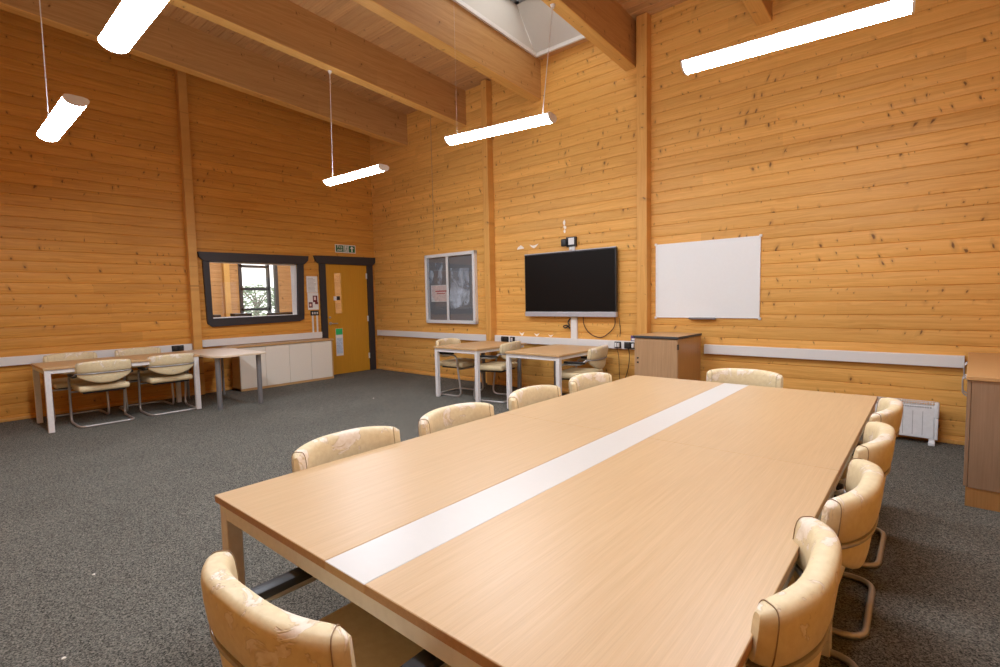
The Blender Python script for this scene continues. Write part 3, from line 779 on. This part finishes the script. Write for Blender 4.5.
t = bcable('power_cable', 'short tangled black cable beside the upright trunking below the television', -3.99, [(.07, -.05, 1.10), (.02, -.05, 1.04), (.06, -.055, .99), (-.03, -.05, .955), (-.05, -.06, .985), (.02, -.05, 1.0), (.05, -.035, .95)], .010, M['black'])
bcable('power_cable', 'thin black cord dropping from the bulky plug beside the tall cupboard', -3.0, [(0, -.09, .72), (.0, -.06, .62), (-.02, -.05, .45), (-.10, -.05, .22), (-.16, -.06, .012)], .005, M['black'])
bcable('power_cable', 'thin dark cord running straight down from the white plugs to the floor', -3.17, [(.0, -.085, .72), (.01, -.05, .6), (.01, -.035, .3), (.02, -.035, .012)], .004, M['redcable'])

# ------------------------------------------------------------------ noticeboard
nb = bthing('noticeboard', 'aluminium glazed noticeboard with two sliding panes near the door corner', 'noticeboard', -6.412, 1.592)
hw, hh = .63, .61
m = MB(); fr = .055
for q in ((-hw, hw, hh - fr, hh), (-hw, hw, -hh, -hh + fr), (-hw, -hw + fr, -hh, hh), (hw - fr, hw, -hh, hh)): m.box(q[0], q[1], -.075, -.004, q[2], q[3], .004)
m.build('frame', M['aluminium'], nb, local=True)
m = MB(); m.box(-hw + .05, hw - .05, -.014, -.006, -hh + .05, hh - .05); m.build('pinboard', M['board'], nb, local=True)
m = MB(); m.box(-.065, -.025, -.074, -.05, -hh + fr, hh - fr, .003); m.build('centre_stile', M['aluminium'], nb, local=True)
m = MB(); m.box(-hw + fr, -.045, -.068, -.064, -hh + fr, hh - fr); m.build('pane', M['pane_dim'], nb, local=True)
m = MB(); m.box(-.03, hw - fr, -.056, -.052, -hh + fr, hh - fr); m.build('pane', M['pane_dim'], nb, local=True)
t = bthing('notice_sheet', 'pink and white printed notice inside the glazed noticeboard', 'notice', -6.72, 1.51)
m = MB(); m.box(-.22, .22, -.022, -.018, -.15, .15); m.build('paper', M['paper'], t, local=True)
m = MB(); m.box(-.20, .215, -.0235, -.022, -.03, .14); m.sheet([(-.12, -.0236, -.14), (.20, -.0236, -.14), (.20, -.0236, -.03), (-.2, -.0236, -.03)]); m.build('print', M['pink'], t, local=True)
m = MB(); m.box(-.10, .19, -.025, -.0235, .03, .05); m.box(-.06, .15, -.025, -.0235, -.01, 0.005); m.build('print_line', M['red'], t, local=True)
def crumple(name, label, x, z, pts, seed):
    rnd = random.Random(seed); n = 14
    rows = []
    for i in range(n + 1):
        v = i / n; (xa, xb) = pts(v)
        rows.append([(xa[0] + (xb[0] - xa[0]) * k / n, -.028 + .012 * math.sin(5 * v + 3.1 * k / n + seed) + rnd.uniform(-.005, .005), xa[1] + (xb[1] - xa[1]) * k / n) for k in range(n + 1)])
    o = MB().grid(rows).build(name, M['plastic'], None, smooth=True)
    o.location = (x, yB(x), z); o.rotation_euler = (0, 0, RB); tag(o, label, 'plastic sheet', 'clear plastic sheets in the noticeboard'); return o
crumple('plastic_sheet', 'crumpled clear plastic sheet filling the wider noticeboard pane', -6.18, 1.60, lambda v: ((-.24 + .02 * math.sin(6 * v), .34 - .72 * v), (.24 - .03 * v, .32 - .60 * v)), 1)
crumple('plastic_sheet', 'narrow flared clear plastic strip above the pink notice', -6.69, 1.60, lambda v: ((-.13 + .07 * min(1, v * 2), .46 - .39 * v), (.10 - .05 * min(1, v * 2), .45 - .38 * v)), 2)
crumple('plastic_sheet', 'clear plastic scrap at the outer edge of the noticeboard beside the pink notice', -6.93, 1.60, lambda v: ((-.05, .34 - .24 * v), (.05 + .02 * math.sin(4 * v), .32 - .22 * v)), 3)

# ------------------------------------------------------------------ whiteboard
wb = bthing('whiteboard', 'blank white magnetic board on the back wall above the tall cupboard', 'whiteboard', -2.058, 1.575)
hw, hh = .603, .455
m = MB(); m.box(-hw + .01, hw - .01, -.018, -.006, -hh + .01, hh - .01); m.build('surface', M['wb'], wb, local=True)
m = MB(); fr = .016
for q in ((-hw, hw, hh - fr, hh), (-hw, hw, -hh, -hh + fr), (-hw, -hw + fr, -hh + fr, hh - fr), (hw - fr, hw, -hh + fr, hh - fr)): m.box(q[0], q[1], -.022, -.004, q[2], q[3], .002)
m.build('frame', M['aluminium'], wb, local=True)
for sx in (-1, 1):
    for sz in (-1, 1):
        m = MB(); m.box(sx * hw - .014, sx * hw + .014, -.025, -.004, sz * hh - .014, sz * hh + .014, .004); m.build('corner_cap', M['trunk'], wb, local=True)
m = MB(); m.box(-.17, .14, -.065, -.018, -hh - .014, -hh - .002, .002); m.box(-.17, .14, -.065, -.06, -hh - .014, -hh + .008, .002); m.build('pen_tray', M['greymetal'], wb, local=True)

# ------------------------------------------------------------------ heater
ht = bthing('convector_heater', 'white electric convector heater standing by the back wall', 'heater', -.25, 0)
x0, x1, y0, y1 = -.34, .325, -.185, -.10
m = MB(); m.box(x0 + .03, x1 - .03, y0, y1, .055, .352, .008); m.build('casing', M['heater'], ht, local=True)
for s, (a, b) in enumerate(((x0, x0 + .035), (x1 - .035, x1))):
    m = MB(); m.box(a, b, y0 - .006, y1 + .006, .245, .385, .012, 3); m.box(a + .006, b - .004, y0 - .001, y1 + .001, .05, .25, .006); m.build('end_panel', M['heater'], ht, local=True, smooth=True)
g = MB(); g.box(x0 + .035, x1 - .035, y0 + .004, y1 - .004, .352, .356)
for k in range(32):
    xx = x0 + .05 + k * (x1 - x0 - .1) / 31; g.box(xx - .003, xx + .003, y0 + .002, y1 - .002, .354, .384)
g.box(x0 + .035, x1 - .035, y0, y0 + .006, .378, .385); g.box(x0 + .035, x1 - .035, y1 - .006, y1, .378, .385)
g.build('grille', M['heater'], ht, local=True)
m = MB()
for k in range(32):
    xx = x0 + .06 + k * (x1 - x0 - .12) / 31; m.box(xx - .006, xx + .006, y0 - .0012, y0, .332, .346)
    if k % 4 == 0: m.box(xx - .002, xx + .002, y0 - .001, y0, .08, .30)
m.build('front_slots', M['ink'], ht, local=True)
for xx in (x0 + .06, x1 - .045):
    m = MB(); m.box(xx - .024, xx + .024, y0 - .04, y1 + .04, 0, .03, .006); m.box(xx - .02, xx + .02, y0 + .01, y1 - .01, .02, .06); m.build('foot', M['heater'], ht, local=True)

# ------------------------------------------------------------------ tall cupboard
cp = thing('storage_cupboard', 'oak-veneer cupboard with black-edged top under the whiteboard', 'cupboard', (-2.345, 5.77, 0), r(-2.5))
hw, y0, y1, H_ = .258, -.33, .31, .945
m = MB(); m.box(-hw, -hw + .02, y0 + .02, y1, .0, H_ - .03); m.box(hw - .02, hw, y0 + .02, y1, .0, H_ - .03); m.box(-hw + .02, hw - .02, y1 - .02, y1, .05, H_ - .03); m.box(-hw + .02, hw - .02, y0 + .03, y1 - .02, .05, .07)
m.build('carcass', M['cup_side'], cp, local=True)
m = MB(); m.box(-hw + .001, hw - .001, y0 + .035, y0 + .05, 0, .055); m.build('plinth', M['cup_v'], cp, local=True)
dr = MB().box(-hw + .002, hw - .002, y0, y0 + .019, .06, H_ - .034, .001, 1).build('door', M['cup_v'], cp, local=True)
m = MB()
for z in (.685, .635): m.tube([(-hw + .045, y0 + .001, z), (-hw + .045, y0 - .012, z)], .0095, 12)
m.build('door_lock', M['black'], dr, local=True)
m = MB(); m.box(hw - .012, hw + .004, y0 + .0, y0 + .03, .80, .86, .002); m.build('hinge', M['black'], dr, local=True)
m = MB(); m.box(-hw - .012, hw + .012, y0 - .014, y1 + .004, H_ - .027, H_, .003)
for f in m.b.faces:
    if f.normal.z < .5: f.material_index = 1
m.build('top_panel', [M['cup_top'], M['slot']], cp, local=True)

# cupboard row at the right wall
rc = thing('storage_cupboard', 'grey-brown veneer cupboard at the frame edge beside the heater', 'cupboard', (.46, 5.2, 0))
cx0, cx1, cy0, cy1 = .182, .70, 4.375, 6.04
rc.location = (cx0, cy0, 0); rc.rotation_euler = (0, 0, math.radians(-2.5))
m = MB(); m.box(cx0 + .022, cx1, cy0, cy0 + .02, .125, .82); m.box(cx0 + .022, cx1, cy1 - .02, cy1, .125, .82); m.box(cx1 - .02, cx1, cy0 + .02, cy1 - .02, .125, .82); m.box(cx0 + .022, cx1 - .02, cy0 + .02, cy1 - .02, .125, .145)
m.box(cx0 + .024, cx1 - .02, 5.21, 5.23, .145, .82)
m.build('carcass', M['cup_dark'], rc)
m = MB(); m.box(cx0 + .012, cx1, cy0 + .004, cy1, 0, .125); m.build('plinth', M['cup_side'], rc)
m = MB(); m.box(cx0 - .006, cx1, cy0 - .008, cy1 + .005, .82, .846, .003); m.build('top_panel', M['cup_top'], rc)
for (a, b, hy) in ((cy0 + .002, 4.795, 4.74), (4.80, 5.218, 4.86), (5.222, 5.635, 5.58), (5.64, cy1 - .002, 5.70)):
    dd = MB().box(cx0, cx0 + .02, a, b, .13, .815, .0015, 1).build('door', M['cup_dark'], rc)
    MB().tube(fillet([(cx0, hy, .66), (cx0 - .024, hy, .68), (cx0 - .026, hy, .78), (cx0, hy, .80)], .03), .0045, 8).build('handle', M['chrome'], dd, smooth=True)

# ------------------------------------------------------------------ signs and notices on the left wall
ex = thing('exit_sign', 'small green fire exit sign above the door', 'sign', (XA, 5.61, 2.42))
ex0 = XA + .006
m = MB(); m.box(ex0, ex0 + .008, 5.385, 5.832, 2.338, 2.492, .002, 1); m.build('backing', M['paper'], ex)
m = MB(); gx = ex0 + .0095
m.box(ex0 + .008, gx, 5.40, 5.565, 2.352, 2.478); m.box(ex0 + .008, gx, 5.58, 5.665, 2.352, 2.478); m.box(ex0 + .008, gx, 5.68, 5.818, 2.352, 2.478)
m.build('green_panel', M['green'], ex)
wx = gx + .0012
m = MB()
m.prism([(5.749, 2.470), (5.795, 2.425), (5.770, 2.425), (5.762, 2.433), (5.762, 2.362), (5.736, 2.362), (5.736, 2.433), (5.728, 2.425), (5.703, 2.425)], 0, gx, wx)
m.build('arrow', M['paper'], ex)
m = MB()   # doorway with a running figure
m.box(gx, wx, 5.590, 5.655, 2.36, 2.47)
m.build('doorway', M['paper'], ex)
m = MB(); w2 = wx + .0008
m.tube([(wx, 5.625, 2.452), (w2, 5.625, 2.452)], .010, 12)
for a, b, t_ in (((5.625, 2.44), (5.62, 2.405), .007), ((5.623, 2.436), (5.605, 2.425), .004), ((5.624, 2.436), (5.642, 2.42), .004), ((5.62, 2.405), (5.606, 2.385), .005), ((5.606, 2.385), (5.60, 2.367), .004), ((5.62, 2.405), (5.636, 2.39), .005), ((5.636, 2.39), (5.632, 2.368), .004)):
    m.box(wx, w2, -t_, t_, 0, math.hypot(b[0] - a[0], b[1] - a[1]), rot=Matrix.Translation((0, a[0], a[1])) @ Matrix.Rotation(math.atan2(-(b[0] - a[0]), b[1] - a[1]), 4, 'X'))
m.build('running_figure', M['green'], ex)
def lettering(txt, size, loc, parent, mat, rz=PI / 2):
    cu = bpy.data.curves.new('lettering', 'FONT'); cu.body = txt; cu.size = size; cu.extrude = .0006; cu.align_x = 'CENTER'; cu.align_y = 'CENTER'
    o = bpy.data.objects.new('lettering', cu); col.objects.link(o)
    me = bpy.data.meshes.new_from_object(o.evaluated_get(bpy.context.evaluated_depsgraph_get())); bpy.data.objects.remove(o)
    me.name = 'lettering'; me.materials.clear(); me.materials.append(mat)
    me.transform(Matrix.Translation(Vector(loc) - parent.location) @ Matrix.Rotation(rz, 4, 'Z') @ Matrix.Rotation(PI / 2, 4, 'X'))
    o = bpy.data.objects.new('lettering', me); col.objects.link(o); o.parent = parent; return o
lettering('Fire', .075, (wx, 5.4825, 2.447), ex, M['paper']); lettering('exit', .075, (wx, 5.4825, 2.388), ex, M['paper'])

def sheet_thing(name, label, cat, y0, y1, z0, z1, tilt=0):
    t = thing(name, label, cat, (XA, (y0 + y1) / 2, (z0 + z1) / 2))
    m = MB(); m.box(XA + .005, XA + .007, y0, y1, z0, z1); m.build('paper', M['paper'], t); return t
p1 = sheet_thing('notice_sheet', 'white notice with lines of small grey print beside the door frame', 'notice', 4.775, 4.99, 1.575, 1.875)
m = MB(); rn = random.Random(3)
for k in range(11): m.box(XA + .007, XA + .0075, 4.80, 4.965 - rn.uniform(0, .06), 1.60 + k * .023, 1.607 + k * .023)
m.build('print_line', M['ink'], p1)
p2 = sheet_thing('notice_sheet', 'white notice with dark red pictures, pinned under the printed notice', 'notice', 4.782, 4.995, 1.262, 1.57)
m = MB(); m.box(XA + .007, XA + .0078, 4.885, 4.975, 1.40, 1.52); m.box(XA + .007, XA + .0078, 4.80, 4.875, 1.30, 1.40); m.box(XA + .007, XA + .0078, 4.925, 4.985, 1.36, 1.40); m.build('picture', M['darkred'], p2)
m = MB(); m.box(XA + .0078, XA + .0084, 4.905, 4.945, 1.44, 1.50); m.box(XA + .0078, XA + .0084, 4.815, 4.85, 1.325, 1.37); m.build('picture_detail', M['pink'], p2)
sw = thing('light_switch', 'black three-gang switch on the wall between window and door', 'switch', (XA, 4.9, 1.2))
m = MB(); m.box(XA + .004, XA + .02, 4.825, 4.985, 1.155, 1.245, .004); m.build('face_plate', M['black'], sw)
for k in range(3):
    m = MB(); m.box(XA + .02, XA + .026, 4.848 + k * .045, 4.872 + k * .045, 1.178, 1.218, .002); m.build('rocker', M['white'], sw)
for y, lb in ((4.862, 'white conduit under the black switch, on the window side'), (4.948, 'white conduit under the black switch, on the door side')):
    m = MB(); m.box(XA + .004, XA + .022, y - .014, y + .014, .845, 1.155, .003); tag(m.build('cable_conduit', M['trunk']), lb, 'conduit')
dn = thing('notice_sheet', 'tall notice with a green heading on the lower part of the door', 'notice', (lx1 + XA * 0, 5.40, .62))
m = MB(); m.box(lx1, lx1 + .003, 5.318, 5.47, .36, .885); m.build('paper', M['paper'], dn)
m = MB(); m.box(lx1 + .003, lx1 + .004, 5.322, 5.466, .765, .882); m.build('green_heading', M['lightgreen'], dn)
m = MB(); m.box(lx1 + .003, lx1 + .004, 5.33, 5.458, .40, .70); m.build('print', M['bluish'], dn)

# pale flakes shed on the carpet
for k, (x, y) in enumerate(((-1.86, .25), (-2.35, .40), (-2.02, .28), (-2.60, .32), (-3.9, 1.4), (-6.1, 4.3), (-2.75, 1.35), (-3.3, .55))):
    rn = random.Random(k); m = MB()
    pts = [(rn.uniform(.006, .012) * math.cos(a * PI / 3), rn.uniform(.006, .011) * math.sin(a * PI / 3)) for a in range(6)]
    m.grid([[(p[0], p[1], .0005) for p in pts], [(p[0], p[1], .004) for p in pts]], close_u=True, cap=True)
    o = m.build('vinyl_flake', M['flake']); o.location = (x, y, 0); tag(o, 'tiny pale flake lying on the grey carpet', 'flake', 'pale flakes on the carpet')

# ------------------------------------------------------------------ sky
W = bpy.data.worlds.new('sky'); scn.world = W; W.use_nodes = True
bg = W.node_tree.nodes['Background']; bg.inputs[0].default_value = (1.0, .97, .92, 1); bg.inputs[1].default_value = .75

# ------------------------------------------------------------------ camera
F_PX = 506.873
yaw, pitch, roll = math.radians(130.52663), math.radians(-3.95792), math.radians(-1.14742)
f = Vector((math.cos(yaw) * math.cos(pitch), math.sin(yaw) * math.cos(pitch), math.sin(pitch)))
rt = Vector((math.sin(yaw), -math.cos(yaw), 0)); up = rt.cross(f)
r2 = rt * math.cos(roll) + up * math.sin(roll); u2 = -rt * math.sin(roll) + up * math.cos(roll)
cam = bpy.data.cameras.new('camera'); co = bpy.data.objects.new('camera', cam); col.objects.link(co)
mw = Matrix((r2, u2, -f)).transposed().to_4x4(); mw.translation = Vector((0, 0, 1.40)); co.matrix_world = mw
cam.sensor_width = 36; cam.sensor_fit = 'HORIZONTAL'; cam.lens = F_PX / 1000 * 36; cam.clip_start = .02; cam.clip_end = 300
scn.camera = co

scn.view_settings.view_transform = 'Standard'; scn.view_settings.look = 'None'
scn.view_settings.gamma = 1; scn.view_settings.use_curve_mapping = False
scn.view_settings.exposure = 1.86
scn.cycles.max_bounces = 10; scn.cycles.diffuse_bounces = 6; scn.cycles.transparent_max_bounces = 12
scn.cycles.sample_clamp_indirect = 8
